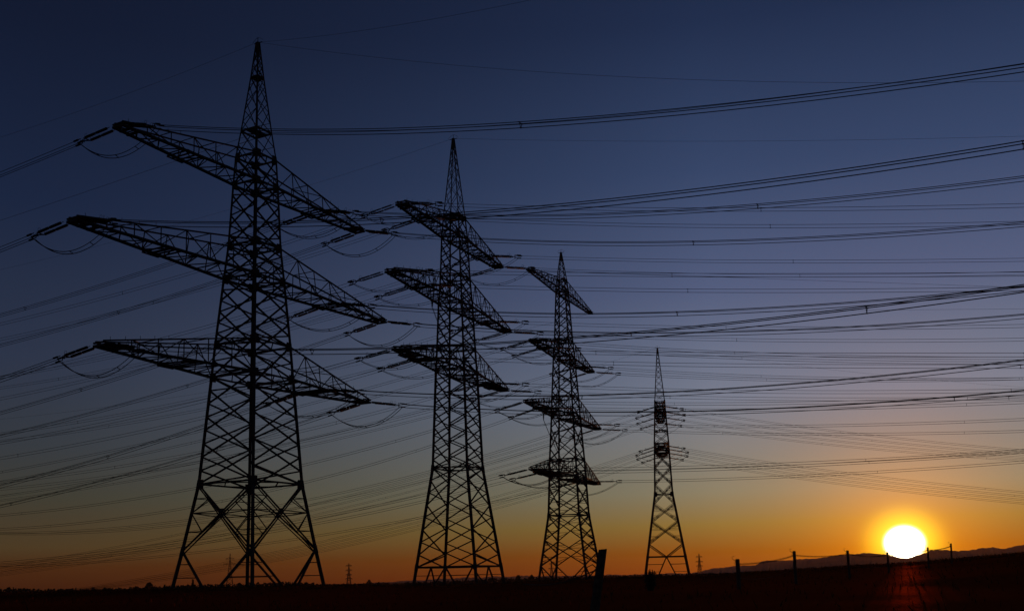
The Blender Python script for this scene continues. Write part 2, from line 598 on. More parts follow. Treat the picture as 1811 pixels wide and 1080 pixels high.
            for i in range(1, n_ + 1):
                f = i / (n_ + 0.6)
                d_ = t0.lerp(g0, f)
                lp = P * wf(d_.z) + Vector((0, 0, d_.z))
                br.bar(lp, d_, th * 0.5)
                if prev is not None:
                    br.bar(prev, d_ if i % 2 else lp, th * 0.5)
                prev = lp if i % 2 else d_
        if not spec['bigx'] and k != 3:
            br.bar(A * w1 + Vector((0, 0, z1)), B * w1 + Vector((0, 0, z1)), th * 1.6)
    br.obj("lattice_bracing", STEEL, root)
    # peak
    pk = MB()
    for cx, cy in CORN:
        for (za, wa), (zc_, wc_) in zip(prof, prof[1:]):
            if zc_ < ztu - 0.01:
                break
            pk.bar((cx * wa, cy * wa, za), (cx * wc_, cy * wc_, zc_), lw1 * 0.56)
    for (a, b, n, ratio) in spec['peak']:
        xpanels(pk, CORN, a + EYE, b + EYE, n, wf, th * 0.42, True, 0.0, ratio)
    for z in spec['platforms']:
        z += EYE
        w_ = wf(z)
        for fi in range(4):
            A = CORN[fi]; B = CORN[(fi + 1) % 4]
            pk.bar((A[0] * w_, A[1] * w_, z), (B[0] * w_, B[1] * w_, z), th * 1.1)
        for q in (-0.35, 0.0, 0.35):
            pk.bar((-w_, q * w_, z), (w_, q * w_, z), th * 1.1)
    pk.bar((0, 0, zap - 1.6), (0, 0, zap), 0.26)
    pk.bar((0, 0, zap), (0, 0, zap + 0.55), 0.05)
    pk.bar((-0.08, -0.55, zap - 0.05), (-0.08, 0.55, zap - 0.05), 0.07)
    pk.tube([(0, -0.75 + 1.5 * i / 8, zap + 0.05 + 0.45 * math.sin(math.pi * i / 8)) for i in range(9)], 0.02, 3)
    pk.obj("tower_peak", STEEL, root)
    # crossarms
    for arm in spec['arms']:
        zl, zu = arm['zl'] + EYE, arm['zu'] + EYE
        Ln = arm['L']; tw = arm.get('tw', 0.55)
        wl, wu = wf(zl), wf(zu)
        for s_ in (1, -1):
            ab = MB()
            ch = arm['ch']
            Lt = Ln
            nP = arm['n']

            def lo(f, sy):
                return Vector((s_ * (wl + (Lt - wl) * f), sy * (wl + (tw - wl) * f), zl))

            def hi(f, sy):
                return Vector((s_ * (wu + (Lt - wu) * f), sy * (wu + (tw * 0.9 - wu) * f), zu + (zl + arm.get('te', 0.4) - zu) * f))
            for sy in (1, -1):
                ab.bar(lo(0, sy), lo(1, sy), ch)
                ab.bar(hi(0, sy), hi(1, sy), ch * 0.55)
                prevn = None
                for i in range(1, nP):
                    f = i / nP
                    ab.bar(lo(f, sy), hi(f, sy), ch * 0.32)
                    f0 = (i - 1) / nP
                    if i % 2:
                        ab.bar(lo(f0, sy), hi(f, sy), ch * 0.32)
                    else:
                        ab.bar(hi(f0, sy), lo(f, sy), ch * 0.32)
            nB = int(nP * 2)
            for i in range(nB):
                f0, f1 = i / nB, (i + 1) / nB
                sy = 1 if i % 2 else -1
                ab.bar(lo(f0, sy), lo(f1, -sy), ch * 0.38)
                if i % 2 == 0:
                    ab.bar(lo(f1, 1), lo(f1, -1), ch * 0.38)
                if i % 4 == 0 and i:
                    ab.bar(hi(f0, sy), hi(min(1, f0 + 2 / nB), -sy), ch * 0.3)
                    ab.bar(hi(f0, 1), hi(f0, -1), ch * 0.3)
            # end frame and the beams that carry the insulators
            for f in (0.90, 0.95, 1.0):
                w_ = tw + (1 - f) * 2 + 0.18
                ab.bar((s_ * Lt * f, -w_, zl), (s_ * Lt * f, w_, zl), ch * 0.9)
            ab.bar((s_ * Lt, -tw - 0.2, zl + 0.28), (s_ * Lt, tw + 0.2, zl + 0.28), ch * 0.6)
            ab.bar((s_ * (Lt - 1.2), -tw, zl + 0.3), (s_ * Lt, -tw, zl + 0.3), ch * 0.5)
            ab.bar((s_ * (Lt - 1.2), tw, zl + 0.3), (s_ * Lt, tw, zl + 0.3), ch * 0.5)
            for f in arm.get('mid', (0.55,)):
                xm = Ln * f
                ff = (xm - wl) / (Lt - wl)
                w_ = wl + (tw - wl) * ff + arm.get('ov', 0.35)
                for q in arm.get('mb', (-0.95, -0.32, 0.32, 0.95)):
                    ab.bar((s_ * (xm + q), -w_, zl - 0.06), (s_ * (xm + q), w_, zl - 0.06), ch * 0.55)
                ab.bar((s_ * (xm - 1), -w_, zl - 0.1), (s_ * (xm + 1), -w_, zl - 0.1), ch * 0.5)
                ab.bar((s_ * (xm - 1), w_, zl - 0.1), (s_ * (xm + 1), w_, zl - 0.1), ch * 0.5)
            # bird guards / signs: little spikes along the top chord near the tip
            for i in range(5):
                p_ = hi(0.6 + 0.09 * i, 1)
                ab.bar(p_, p_ + Vector((0, 0, 0.35)), 0.03)
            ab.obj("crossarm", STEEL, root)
    # insulator strings and the conductors they hold
    rodm, hwmesh = string_meshes(spec['rod'], spec['shed'], 0.33, {3: 1.25, 4: 1.8}.get(k, 1.0))
    Mroot = Matrix.Translation((spec['x'], spec['y'], 0)) @ Matrix.Rotation(R(spec['yaw']), 4, 'Z')
    wires = []
    jump = {}
    for (ai, pos, side, a, b, tend, strands, deco) in spec['phases']:
        arm = spec['arms'][ai]
        sx = pos * arm['L']
        f = (abs(sx) - wf(arm['zl'] + EYE)) / (arm['L'] - wf(arm['zl'] + EYE))
        tw = arm.get('tw', 0.55)
        wv = (wf(arm['zl'] + EYE) + (tw - wf(arm['zl'] + EYE)) * f) + 0.25
        y0 = wv * side
        o_l = Vector((sx, y0, arm['zl'] + EYE - 0.05))
        t0 = wv
        slope = a - 2 * b * t0
        ang = math.atan(slope)
        if deco:
            hwo = link("insulator_string", hwmesh, root)
            mm = Matrix.Translation(o_l + Vector((0, 0.25 * side, 0))) @ Matrix.Rotation(R(90) * side, 4, 'Z') @ Matrix.Rotation(ang, 4, 'Y')
            hwo.matrix_local = mm
            for sy in (-0.33, 0.33):
                ro = link("insulator_rod", rodm, hwo)
                ro.location = (0, sy, 0)
            tstart = 0.25 + spec['rod'] + 1.4 * math.cos(ang)
        else:
            tstart = 0.0
        zstart = (arm['zl'] + EYE - 0.05) - math.tan(ang) * tstart
        # parabola measured from the arm axis, continued from the string end
        D_ = t0 + tstart
        zA = arm['zl'] + EYE
        dz = zstart - (zA - a * D_ + b * D_ * D_)

        def P(t, dv=0.0, dw=0.0, a=a, b=b, side=side, sx=sx, zA=zA, dz=dz, D_=D_):
            bl = max(0.0, 1 - (t - D_) / 25.0)
            return Mroot @ Vector((sx + dv, side * t, zA - a * t + b * t * t + dz * bl + dw))
        wires.append((ai, pos, side, P, D_, tend, strands))
        jump.setdefault((ai, pos), {})[side] = (Mroot.inverted() @ P(D_ - 0.5 if deco else D_))
    return root, wires, jump, Mroot


def parab_obj(P, t0, t1, strands, r, label, spacers):
    offs = {1: [(0, 0)], 2: [(0, 0.17), (0, -0.20)], 3: [(-0.22, 0.17), (0.22, 0.17), (0, -0.2)]}[strands]
    mb = MB()
    n = 44
    for dv, dw in offs:
        pts = []
        for i in range(n + 1):
            u = i / n
            t = t0 + (t1 - t0) * (u ** 1.25)
            pts.append(P(t, dv, dw))
        mb.tube(pts, r, 4)
    o = mb.obj("overhead_line", ALU)
    tag(o, label, "power line", "power lines strung between the pylons")
    if strands > 1:
        for ts in spacers:
            if t0 + 2 < ts < t1:
                sb = MB()
                q = [Vector(P(ts, dv, dw)) for dv, dw in offs]
                for i in range(len(q)):
                    sb.bar(q[i], q[(i + 1) % len(q)], 0.035)
                    sb.bar(q[i] - Vector((0.07, 0, 0)), q[i] + Vector((0.07, 0, 0)), 0.06)
                sb.obj("spacer", STEEL_D, o)
    return o


W1R = {('tl', 1): (.2927, .001377), ('ml', 1): (.233, .001343), ('ll', 1): (.1801, .001302), ('tl', -1): (.2619, .001235), ('ml', -1): (.2184, .001244), ('ll', -1): (.1758, .001259), ('tl', -.55): (.2441, .001255), ('ml', -.55): (.221, .001307), ('ll', -.5): (.1638, .001279)}
W1L = {('tl', 1): (.0777, .0006), ('ml', 1): (.1033, .0006), ('ll', 1): (.1299, .0006), ('tl', -.55): (.1056, .0006), ('tl', -1): (.1202, .0006), ('ml', -.55): (.1535, .0006), ('ml', -1): (.1523, .0006), ('ll', -.5): (.1671, .0006), ('ll', -1): (.1705, .0006)}
W2R = {('tl', 1): (.1946, .000495), ('tl', .6): (.1963, .00054), ('tl', -.6): (.1668, .00034), ('tl', -1): (.1847, .0006), ('ml', 1): (.153, .00024), ('ml', .6): (.155, .00035), ('ml', -.6): (.1501, .00045), ('ml', -1): (.1564, .0005), ('ll', 1): (.125, .0002), ('ll', .6): (.128, .00026), ('ll', -.6): (.1349, .0005), ('ll', -1): (.1335, .0005)}
W2L = {('tl', 1): (.1673, .0008), ('tl', .6): (.1661, .0008), ('tl', -.6): (.168, .0008), ('tl', -1): (.17, .0008), ('ml', 1): (.1612, .0008), ('ml', .6): (.1734, .0008), ('ml', -.6): (.172, .0008), ('ml', -1): (.17, .0008), ('ll', 1): (.1578, .0008), ('ll', .6): (.1675, .0008), ('ll', -.6): (.168, .0008), ('ll', -1): (.17, .0008)}
W3R = {('ml', 1): (.1817, .00058), ('ml', .6): (.169, .00049), ('ml', -.6): (.1654, .0006), ('ml', -1): (.1528, .000615), ('ll', 1): (.1083, .0005), ('ll', .6): (.105, .0005), ('ll', -.6): (.0994, .0005), ('ll', -1): (.1134, .0005), ('fl', 1): (.0588, .0005), ('fl', .6): (.052, .0005), ('fl', -.6): (.0469, .0005)}
W3L = {('ml', 1): (.1832, .000465), ('ml', .6): (.1844, .000433), ('ml', -.6): (.183, .00045), ('ml', -1): (.183, .00045), ('ll', 1): (.2192, .000887), ('ll', .6): (.2636, .001113), ('ll', -.6): (.24, .00095), ('ll', -1): (.24, .00095), ('fl', 1): (.1768, .00063), ('fl', .6): (.1759, .00061), ('fl', -.6): (.17, .0006)}
W4R = {('tl', 1): (.2109, .0005), ('tl', .33): (.205, .0005), ('tl', -.33): (.199, .0005), ('tl', -1): (.1928, .0005), ('ll', 1): (.2126, .0005), ('ll', .33): (.213, .0005), ('ll', -.33): (.213, .0005), ('ll', -1): (.2134, .0005)}
W4L = {('tl', 1): (.2804, .000455), ('tl', .33): (.283, .00047), ('tl', -.33): (.286, .0005), ('tl', -1): (.2887, .000517), ('ll', 1): (.2929, .000565), ('ll', .33): (.296, .0006), ('ll', -.33): (.299, .00063), ('ll', -1): (.3015, .000657)}


def phases(wr, wl, order, er, el_, strands):
    out = []
    for (l, s_), (a, b) in wr.items():
        out.append((order.index(l), s_, 1, a, b, er, strands, True))
    for (l, s_), (a, b) in wl.items():
        out.append((order.index(l), s_, -1, a, b, el_, strands, True))
    return out


P1 = dict(id=1, x=-26.785, y=108.313, yaw=240.84, label="largest and nearest lattice pylon at left, three long crossarms, dark steel",
          prof=[(58.3, .12), (54.15, .485), (47.93, 1.133), (44.92, 1.488), (41.85, 1.63), (35.13, 1.894), (31.5, 2.18), (24.51, 2.691), (21.04, 2.904), (10.08, 3.615), (3.42, 4.623), (-.18, 5.22), (-2.3, 5.57)],
          ztu=44.92, zk=10.08, zb1=3.42, leg=(.38, .18), th=.15, gus=.6, bigx=True,
          sections=[(10.08, 21.04, 4, .0, 1), (21.04, 24.51, 1, 0, 1), (24.51, 31.5, 3, 0, 1), (31.5, 35.13, 2, 0, .9), (35.13, 41.85, 3, 0, .9), (41.85, 44.92, 1, 0, .8)],
          frames=[10.08, 21.04, 24.51, 31.5, 35.13, 41.85, 44.92], plates=[10.08, 21.04, 24.51, 31.5, 35.13, 41.85, 44.92],
          peak=[(44.92, 47.93, 1, 1.0), (47.93, 54.15, 3, .88), (54.15, 57.6, 3, .8)], platforms=[47.93, 54.15],
          arms=[dict(zl=41.85, zu=44.92, L=18.08, n=6, ch=.23, mid=(.55,)), dict(zl=31.5, zu=35.13, L=22.53, n=7, ch=.24, mid=(.55,)), dict(zl=21.04, zu=24.51, L=19.27, n=6, ch=.24, mid=(.5,))],
          rod=3.2, shed=.14, phases=phases(W1R, W1L, ['tl', 'ml', 'll'], 135, 230, 3))
P2 = dict(id=2, x=-7.035, y=135.059, yaw=247.59, label="second lattice pylon from the left, slimmer straight mast, three crossarms",
          prof=[(58.3, .10), (47.26, 1.077), (44.34, 1.28), (39.02, 1.445), (35.34, 1.66), (29.6, 1.85), (26.46, 1.99), (14.0, 2.389), (1.61, 3.983), (-2.3, 4.48)],
          ztu=47.26, zk=14.0, zb1=1.61, leg=(.40, .17), th=.135, gus=.32, bigx=False,
          sections=[(1.61, 14.0, 4, 0, 1), (14.0, 26.46, 6, 0, 1), (26.46, 29.6, 1, 0, 1), (29.6, 35.34, 3, 0, 1), (35.34, 39.02, 2, 0, 1), (39.02, 44.34, 3, 0, .9), (44.34, 47.26, 1, 0, .8)],
          frames=[14.0, 26.46, 29.6, 35.34, 39.02, 44.34, 47.26], plates=[14.0, 26.46, 29.6, 35.34, 39.02, 44.34, 47.26],
          peak=[(47.26, 57.4, 6, .84)], platforms=[47.4],
          arms=[dict(zl=44.34, zu=47.26, L=14.77, n=8, ch=.22, mid=(.6,)), dict(zl=35.34, zu=39.02, L=17.45, n=9, ch=.22, mid=(.6,)), dict(zl=26.46, zu=29.6, L=15.91, n=8, ch=.22, mid=(.6, .78))],
          rod=3.0, shed=.125, phases=phases(W2R, W2L, ['tl', 'ml', 'll'], 135, 200, 2))
P3 = dict(id=3, x=9.547, y=186.539, yaw=248.04, label="third lattice pylon from the left, four crossarms, topmost arm bare",
          prof=[(58.3, .08), (53.0, .732), (50.61, .899), (41.77, 1.29), (38.73, 1.502), (31.45, 1.864), (28.06, 1.99), (20.45, 2.399), (17.31, 2.512), (10.69, 2.775), (.02, 4.241), (-2.3, 4.55)],
          ztu=53.0, zk=10.69, zb1=2.0, leg=(.42, .19), th=.15, gus=.4, bigx=False,
          sections=[(2.0, 6.4, 1, .1, 1), (6.4, 10.69, 1, .1, 1), (10.69, 17.31, 2, .1, 1), (17.31, 20.45, 1, 0, 1), (20.45, 28.06, 2, 0, 1), (28.06, 31.45, 1, 0, 1), (31.45, 38.73, 3, 0, 1), (38.73, 41.77, 1, 0, 1), (41.77, 50.61, 5, 0, .9), (50.61, 53.0, 1, 0, .8)],
          frames=[10.69, 17.31, 20.45, 28.06, 31.45, 38.73, 41.77, 50.61, 53.0], plates=[10.69, 17.31, 20.45, 24.2, 28.06, 31.45, 38.73, 41.77],
          peak=[(53.0, 57.7, 5, .86)], platforms=[],
          arms=[dict(zl=50.61, zu=53.0, L=16.69, n=10, ch=.20, tw=.3, mid=(), te=.3), dict(zl=38.73, zu=41.77, L=15.68, n=9, ch=.24, mid=(.62,)), dict(zl=28.06, zu=31.45, L=18.76, n=10, ch=.24, mid=(.62,)), dict(zl=17.31, zu=20.45, L=17.15, n=10, ch=.24, mid=(.7, .5))],
          rod=3.3, shed=.14, phases=phases(W3R, W3L, ['tl', 'ml', 'll', 'fl'], 150, 270, 2) + [(0, 1, 1, .1721, .00007, 150, 1, False), (0, -1, 1, .1008, -.00005, 150, 1, False), (0, -1, -1, .12, .0004, 270, 1, False)])
P4 = dict(id=4, x=38.12, y=270.663, yaw=262.01, label="farthest and slimmest of the four tall pylons, crossarms seen end-on",
          prof=[(58.3, .10), (44.03, 1.265), (40.6, 1.43), (33.3, 1.8), (31.2, 1.86), (20.36, 2.226), (.19, 5.4), (-2.3, 5.8)],
          ztu=44.03, zk=20.36, zb1=4.6, leg=(.55, .34), th=.16, gus=.6, bigx=False,
          sections=[(7.8, 13.3, 1, .4, 1), (13.3, 17.8, 1, .4, 1), (17.8, 22.7, 1, .4, 1), (22.7, 31.2, 2, .3, 1), (31.2, 33.3, 1, 0, 1), (33.3, 40.6, 3, 0, .9), (40.6, 44.03, 2, 0, .9)],
          frames=[20.3, 31.2, 33.3, 36.5, 40.6, 44.03], plates=[20.36],
          peak=[(44.03, 57.6, 10, .9)], platforms=[44.0],
          arms=[dict(zl=40.6, zu=44.03, L=15.0, n=6, ch=.22, mid=(.33, .66), ov=.4), dict(zl=31.2, zu=33.3, L=13.0, n=6, ch=.22, mid=(.33, .66), ov=.4)],
          rod=3.2, shed=.24, phases=phases(W4R, W4L, ['tl', 'll'], 160, 420, 2))

LEVELS = {1: ["top", "middle", "lowest"], 2: ["top", "middle", "lowest"], 3: ["top", "second", "third", "lowest"], 4: ["upper", "lower"]}
RAD = {1: .031, 2: .023, 3: .029, 4: .028}
for spec in (P1, P2, P3, P4):
    k = spec['id']
    root, wires, jump, MR = build_pylon(spec)
    nm = NAMES[k]

    def posname(pos):
        if k == 4:
            return {1: "near end", .33: "near middle", -.33: "far middle", -1: "far end"}[pos]
        return {1: "left tip", -1: "right tip"}.get(pos, "left half" if pos > 0 else "right half")
    for (ai, pos, side, P, t0, t1, strands) in wires:
        word = {1: "single", 2: "twin", 3: "triple"}[strands]
        lab = f"{word} cable from {posname(pos)} of {nm}'s {LEVELS[k][ai]} crossarm running off to the {'right' if side > 0 else 'left'}"
        rr = RAD[k] if strands > 1 else .017
        base = 24 + 9 * ((ai * 7 + int(pos * 10)) % 4)
        parab_obj(P, t0, t1, strands, rr, lab, [base, base + 41, base + 83])
    for (ai, pos), d in jump.items():
        if 1 in d and -1 in d and not (k == 3 and ai == 0):
            a, b = d[1], d[-1]
            mb = MB()
            dep = {1: 1.9, 2: 1.5, 3: 1.8, 4: 1.9}[k]
            for dx in ((-.2, .2) if k != 4 else (0,)):
                pts = []
                for i in range(23):
                    u = i / 22
                    p = a.lerp(b, u)
                    sh = (1 - abs(2 * u - 1) ** 2.0)
                    pts.append(MR @ (p + Vector((dx, 0, -dep * sh - 0.15 + dx * 0.3))))
                mb.tube(pts, RAD[k] * 1.25, 4)
            for u in (0.25, 0.5, 0.75):
                p = a.lerp(b, u) + Vector((0, 0, -dep * (1 - abs(2 * u - 1) ** 2.0) - 0.15))
                mb.bar(MR @ (p + Vector((-.2, 0, -.06))), MR @ (p + Vector((.2, 0, .06))), .05)
            o = mb.obj("jumper_cable", ALU)
            tag(o, f"slack jumper loop hanging under {posname(pos)} of {nm}'s {LEVELS[k][ai]} crossarm", "cable", "jumper loops under the crossarms")


# earth wires
def earth(start, yaw_deg, a, b, t1, label, r=.014):
    d = Vector((math.cos(R(yaw_deg)), math.sin(R(yaw_deg)), 0))
    s_ = Vector(start)

    def P(t, dv=0, dw=0):
        return s_ + d * t + Vector((0, 0, -a * t + b * t * t))
    return parab_obj(P, 0.0, t1, 1, r, label, [])


z58 = 58.3 + EYE
earth((-26.785, 108.313, z58), 150.84, .0575, .0009, 150, "thin earth wire from the nearest pylon's peak sloping down to the left edge", .015)
earth((-26.785, 108.313, z58), -19.2, .3322, .00118, 150, "thin earth wire from the nearest pylon's peak sagging away to the right", .014)
earth((-26.785, 108.313, z58), -50, .3879, .00089, 70, "thin earth wire from the nearest pylon's peak climbing to the top edge of the sky", .012)
earth((-26.785, 108.313, 47.9 + EYE), 150.84, .0477, .00019, 200, "thin lone wire from the small platform below the nearest pylon's peak, going left", .02)
earth((-26.785, 108.313, 47.9 + EYE), -29.16, .2407, .001075, 130, "thin lone wire from the small platform below the nearest pylon's peak, going right", .022)
earth((-7.035, 135.059, z58), 157.59, .136, .000578, 220, "faint earth wire from the second pylon's peak falling to the left behind the nearest pylon", .013)
earth((-7.035, 135.059, z58), -22.41, .2106, .000418, 150, "faint nearly level earth wire from the second pylon's peak to the right edge", .013)
earth((38.12, 270.663, z58), 172, .25, .0004, 300, "very faint earth wire from the farthest tall pylon's peak to the left", .016)
earth((38.12, 270.663, z58), -8, .2, .0004, 160, "very faint earth wire from the farthest tall pylon's peak to the right", .016)


# down-leads on the second and third pylon, hung from small V strings
def downlead(spec, x0, z0, x1, z1, label):
    MR = Matrix.Translation((spec['x'], spec['y'], 0)) @ Matrix.Rotation(R(spec['yaw']), 4, 'Z')
    mb = MB()
    for q in (-.12, .12):
        pts = [MR @ Vector((x0 + (x1 - x0) * u + q, 1.4 + .6 * u, z0 + (z1 - z0) * u - 0.5 * math.sin(math.pi * u))) for u in [i / 12 for i in range(13)]]
        mb.tube(pts, .03, 4)
    o = mb.obj("down_lead", ALU)
    tag(o, label, "cable")
    st = MB()
    for q in (-.6, .6):
        for i in range(14):
            u = i / 14
            A_ = Vector((x0 + q * (1 - u), 1.4, z0 + 2.5 * (1 - u)))
            B_ = Vector((x0 + q * (1 - (i + .6) / 14), 1.4, z0 + 2.5 * (1 - (i + .6) / 14)))
            st.bar(MR @ A_, MR @ B_, .16, None, 6)
        st.bar(MR @ Vector((x0 + q, 1.4, z0 + 2.5)), MR @ Vector((x0, 1.4, z0)), .07)
    v = st.obj("suspension_insulator", PORC)
    v.parent = bpy.data.objects[spec['rootname']]
    v.matrix_parent_inverse = MR.inverted()


P2['rootname'] = "pylon.001"; P3['rootname'] = "pylon.002"
downlead(P2, 9.6, 35.34 + EYE - 2.6, 4.6, 27.5 + EYE, "pair of down leads dropping from V-shaped string under second pylon's middle left crossarm")
downlead(P3, 15.3, 28.06 + EYE - 2.6, 6.5, 18.5 + EYE, "down lead dropping steeply from V-shaped string under third pylon's third left crossarm")


# ---------------------------------------------------------------- far pylons on the horizon
def far_pylon(x, y, zt, label, arms, scale):
    zb = -9.0
    h = zt + EYE - zb
    root = empty("distant_pylon", (x, y, zb), R(20))
    tag(root, label, "pylon", "tiny pylons far off on the horizon")
    mb = MB()
    wb, wt = h * .10, h * .012

    def w(z):
        return wb + (wt * 2.4 - wb) * min(1, z / (h * .62)) if z < h * .62 else wt * 2.4 + (wt * .3 - wt * 2.4) * (z - h * .62) / (h * .38)
    zs = [0, .14, .26, .37, .46, .54, .62, .69, .76, .83, .9, 1]
    for a, b in zip(zs, zs[1:]):
        for fi in range(4):
            A = CORN[fi]; B = CORN[(fi + 1) % 4]
            wa, w2 = w(a * h), w(b * h)
            mb.bar((A[0] * wa, A[1] * wa, a * h), (A[0] * w2, A[1] * w2, b * h), .55 * scale)
            mb.bar((A[0] * wa, A[1] * wa, a * h), (B[0] * w2, B[1] * w2, b * h), .35 * scale)
            mb.bar((B[0] * wa, B[1] * wa, a * h), (A[0] * w2, A[1] * w2, b * h), .35 * scale)
    mb.obj("mast", STEEL, root)
    for f, hl_ in arms:
        ab = MB()
        ln = h * hl_
        for s_ in (1, -1):
            ab.bar((0, 0, h * f), (s_ * ln, 0, h * f), .7 * scale)
            ab.bar((0, 0, h * (f + .045)), (s_ * ln, 0, h * f + .2), .4 * scale)
            for q in (.5, .95):
                ab.bar((s_ * ln * q, 0, h * f), (s_ * ln * q, 0, h * (f - .045)), .45 * scale)
        ab.obj("crossarm", STEEL, root)


far_pylon(-513.8, 1932.9, 56.0, "tallest of the tiny horizon pylons, seen through the nearest pylon's left legs", [(.86, .11), (.72, .17)], 1.0)
far_pylon(-306.3, 1976.4, 34.9, "tiny horizon pylon standing alone between the nearest and second pylons", [(.9, .12), (.72, .13), (.54, .12), (.38, .14)], 1.1)
far_pylon(337.4, 1971.3, 38.0, "tiny horizon pylon just right of the farthest tall pylon", [(.88, .13), (.7, .15), (.54, .13)], 1.0)
far_pylon(67.0, 1998.9, 32.2, "tiny horizon pylon seen through the third pylon's left foot", [(.85, .1), (.65, .14)], .9)


# ---------------------------------------------------------------- woods and trees on the horizon
def crown_cluster(mb, cx, cy, z0, h, rad, rnd, n=60, conical=False):
    """loose cloud of small leaf/twig faces"""
    for _ in range(n):
        u = rnd.random()
        if conical:
            rr = rad * (1 - u) * (0.35 + 0.65 * rnd.random())
        else:
            rr = rad * math.sqrt(max(0.05, 1 - (2 * u - 0.9) ** 2)) * (0.4 + 0.6 * rnd.random())
        a = rnd.uniform(0, 6.283)
        p = Vector((cx + math.cos(a) * rr, cy + math.sin(a) * rr, z0 + h * (0.12 + 0.88 * u)))
        s = rad * rnd.uniform(0.14, 0.3)
        ax = Vector((rnd.uniform(-1, 1), rnd.uniform(-1, 1), rnd.uniform(-1, 1))).normalized()
        bx = ax.orthogonal().normalized()
        cxv = ax.cross(bx)
        k = len(mb.v)
        for t in (0, 1.2, 2.5, 3.7, 5.0):
            mb.v.append(tuple(p + bx * math.cos(t) * s * rnd.uniform(.6, 1.2) + cxv * math.sin(t) * s * rnd.uniform(.6, 1.2)))
        mb.f.append((k, k + 1, k + 2, k + 3, k + 4))


TL = [(-330, 618, .8), (-310.5, 627.4, 0.8), (-302.5, 631.3, 1.0), (-286.0, 638.9, -0.2), (-268.9, 646.3, -0.3), (-248.2, 654.5, -0.4), (-214.3, 666.4, 0.5), (-186.8, 674.6, 0.5), (-168.5, 679.4, 0.8), (-149.8, 683.8, 0.9), (-137.7, 686.3, 0.5), (-120.3, 689.6, -1.1), (-101.2, 692.7, -1.2), (-90.1, 694.2, -0.7), (-77.5, 695.7, -1.4), (-63.0, 697.2, -1.0), (-41.1, 698.8, -0.4), (-19.1, 699.7, -0.2), (-2.6, 700.0, 0.2), (8.4, 699.9, -0.1), (17.6, 699.8, 0.1), (50.6, 698.2, 0.5), (79.7, 695.5, 0.5), (115.4, 690.4, 0.4), (150, 680, 0)]
rnd = random.Random(11)
wm = MB()
for (x0, y0, z0), (x1, y1, z1) in zip(TL, TL[1:]):
    k = max(2, int((x1 - x0) / 1.0))
    for i in range(k):
        t = (i + rnd.random()) / k
        for row in range(3):
            x = x0 + (x1 - x0) * t; y = y0 + (y1 - y0) * t + row * 9 + rnd.uniform(-3, 3)
            top = z0 + (z1 - z0) * t + EYE + rnd.uniform(-1.0, 0.35)
            crown_cluster(wm, x, y, -8.5, top + 8.5, rnd.uniform(2.2, 3.8), rnd, 26)
            wm.bar((x, y, -9), (x, y, top - 2), .35)
wood = wm.obj("distant_wood", LEAF)
wood['kind'] = 'stuff'
wood['label'] = "low dark belt of bare woodland along the horizon"


def tree(x, y, zt, rad, label, conical=False, name="tree", zb=-8.6):
    root = empty(name, (x, y, zb))
    tag(root, label, "tree")
    tr = MB()
    h = zt + EYE - zb
    tr.tube([(0, 0, 0), (0.1, 0, h * .3), (0, 0.1, h * .65), (0, 0, h * .93)], [rad * .11, rad * .08, rad * .05, rad * .02], 6)
    for i in range(9):
        a = rnd.uniform(0, 6.28); zz = h * rnd.uniform(.3, .75)
        tr.tube([(0, 0, zz), (math.cos(a) * rad * .4, math.sin(a) * rad * .4, zz + rad * .35), (math.cos(a) * rad * .7, math.sin(a) * rad * .7, zz + rad * .6)], [rad * .05, rad * .03, rad * .015], 4)
    tr.obj("trunk", BARK, root)
    cr = MB()
    crown_cluster(cr, 0, 0, h * .1 if conical else h * .3, h * .9 if conical else h * .7, rad, rnd, 260, conical)
    cr.obj("crown", LEAF, root)


tree(-198.3, 660.9, 3.6, 2.6, "small pointed tree on the horizon between the nearest pylon's left legs", True, "conifer_tree")
tree(-222.0, 652.0, 2.4, 3.0, "rounded tree rising slightly above the wood left of the nearest pylon")
tree(-308.0, 622.0, 2.4, 3.4, "broad tree top at the far left end of the horizon wood")
tree(1.5, 640, 1.6, 2.4, "left one of two small round trees right of the second pylon's foot")
tree(9.5, 640, 1.8, 2.6, "right one of two small round trees right of the second pylon's foot")
tree(-88.5, 650, 1.0, 2.2, "low tree under the small far pylon between the first two pylons")

# ---------------------------------------------------------------- fence along the rising field
POSTS = [(1.3, 15.9, 0.40, .13, 0.17, "thick weathered fence post in front, leaning right beside the third pylon's foot"),
         (6.2, 30.0, 0.40, .11, 0.0, "short fence post just right of the farthest tall pylon"),
         (9.3, 35.8, 0.70, .10, 0.0, "fence post at lower right, second one left of the setting sun's dark gap"),
         (13.0, 42.0, 0.80, .10, -0.01, "fence post standing halfway between farthest tall pylon and the sun"),
         (16.7, 48.2, 0.80, .09, 0.0, "fence post touching the left edge of the sun"),
         (20.8, 54.1, 1.10, .09, 0.03, "fence post touching the right edge of the sun"),
         (24.3, 59.8, 1.40, .10, 0.03, "rightmost fence post, right of the sun on the ridge")]
POSTS[2] = POSTS[2][:5] + ("tall dark fence post, second to the right of the farthest tall pylon",)
POSTS[3] = POSTS[3][:5] + ("third fence post right of the farthest tall pylon, left of the sun",)
tops = []
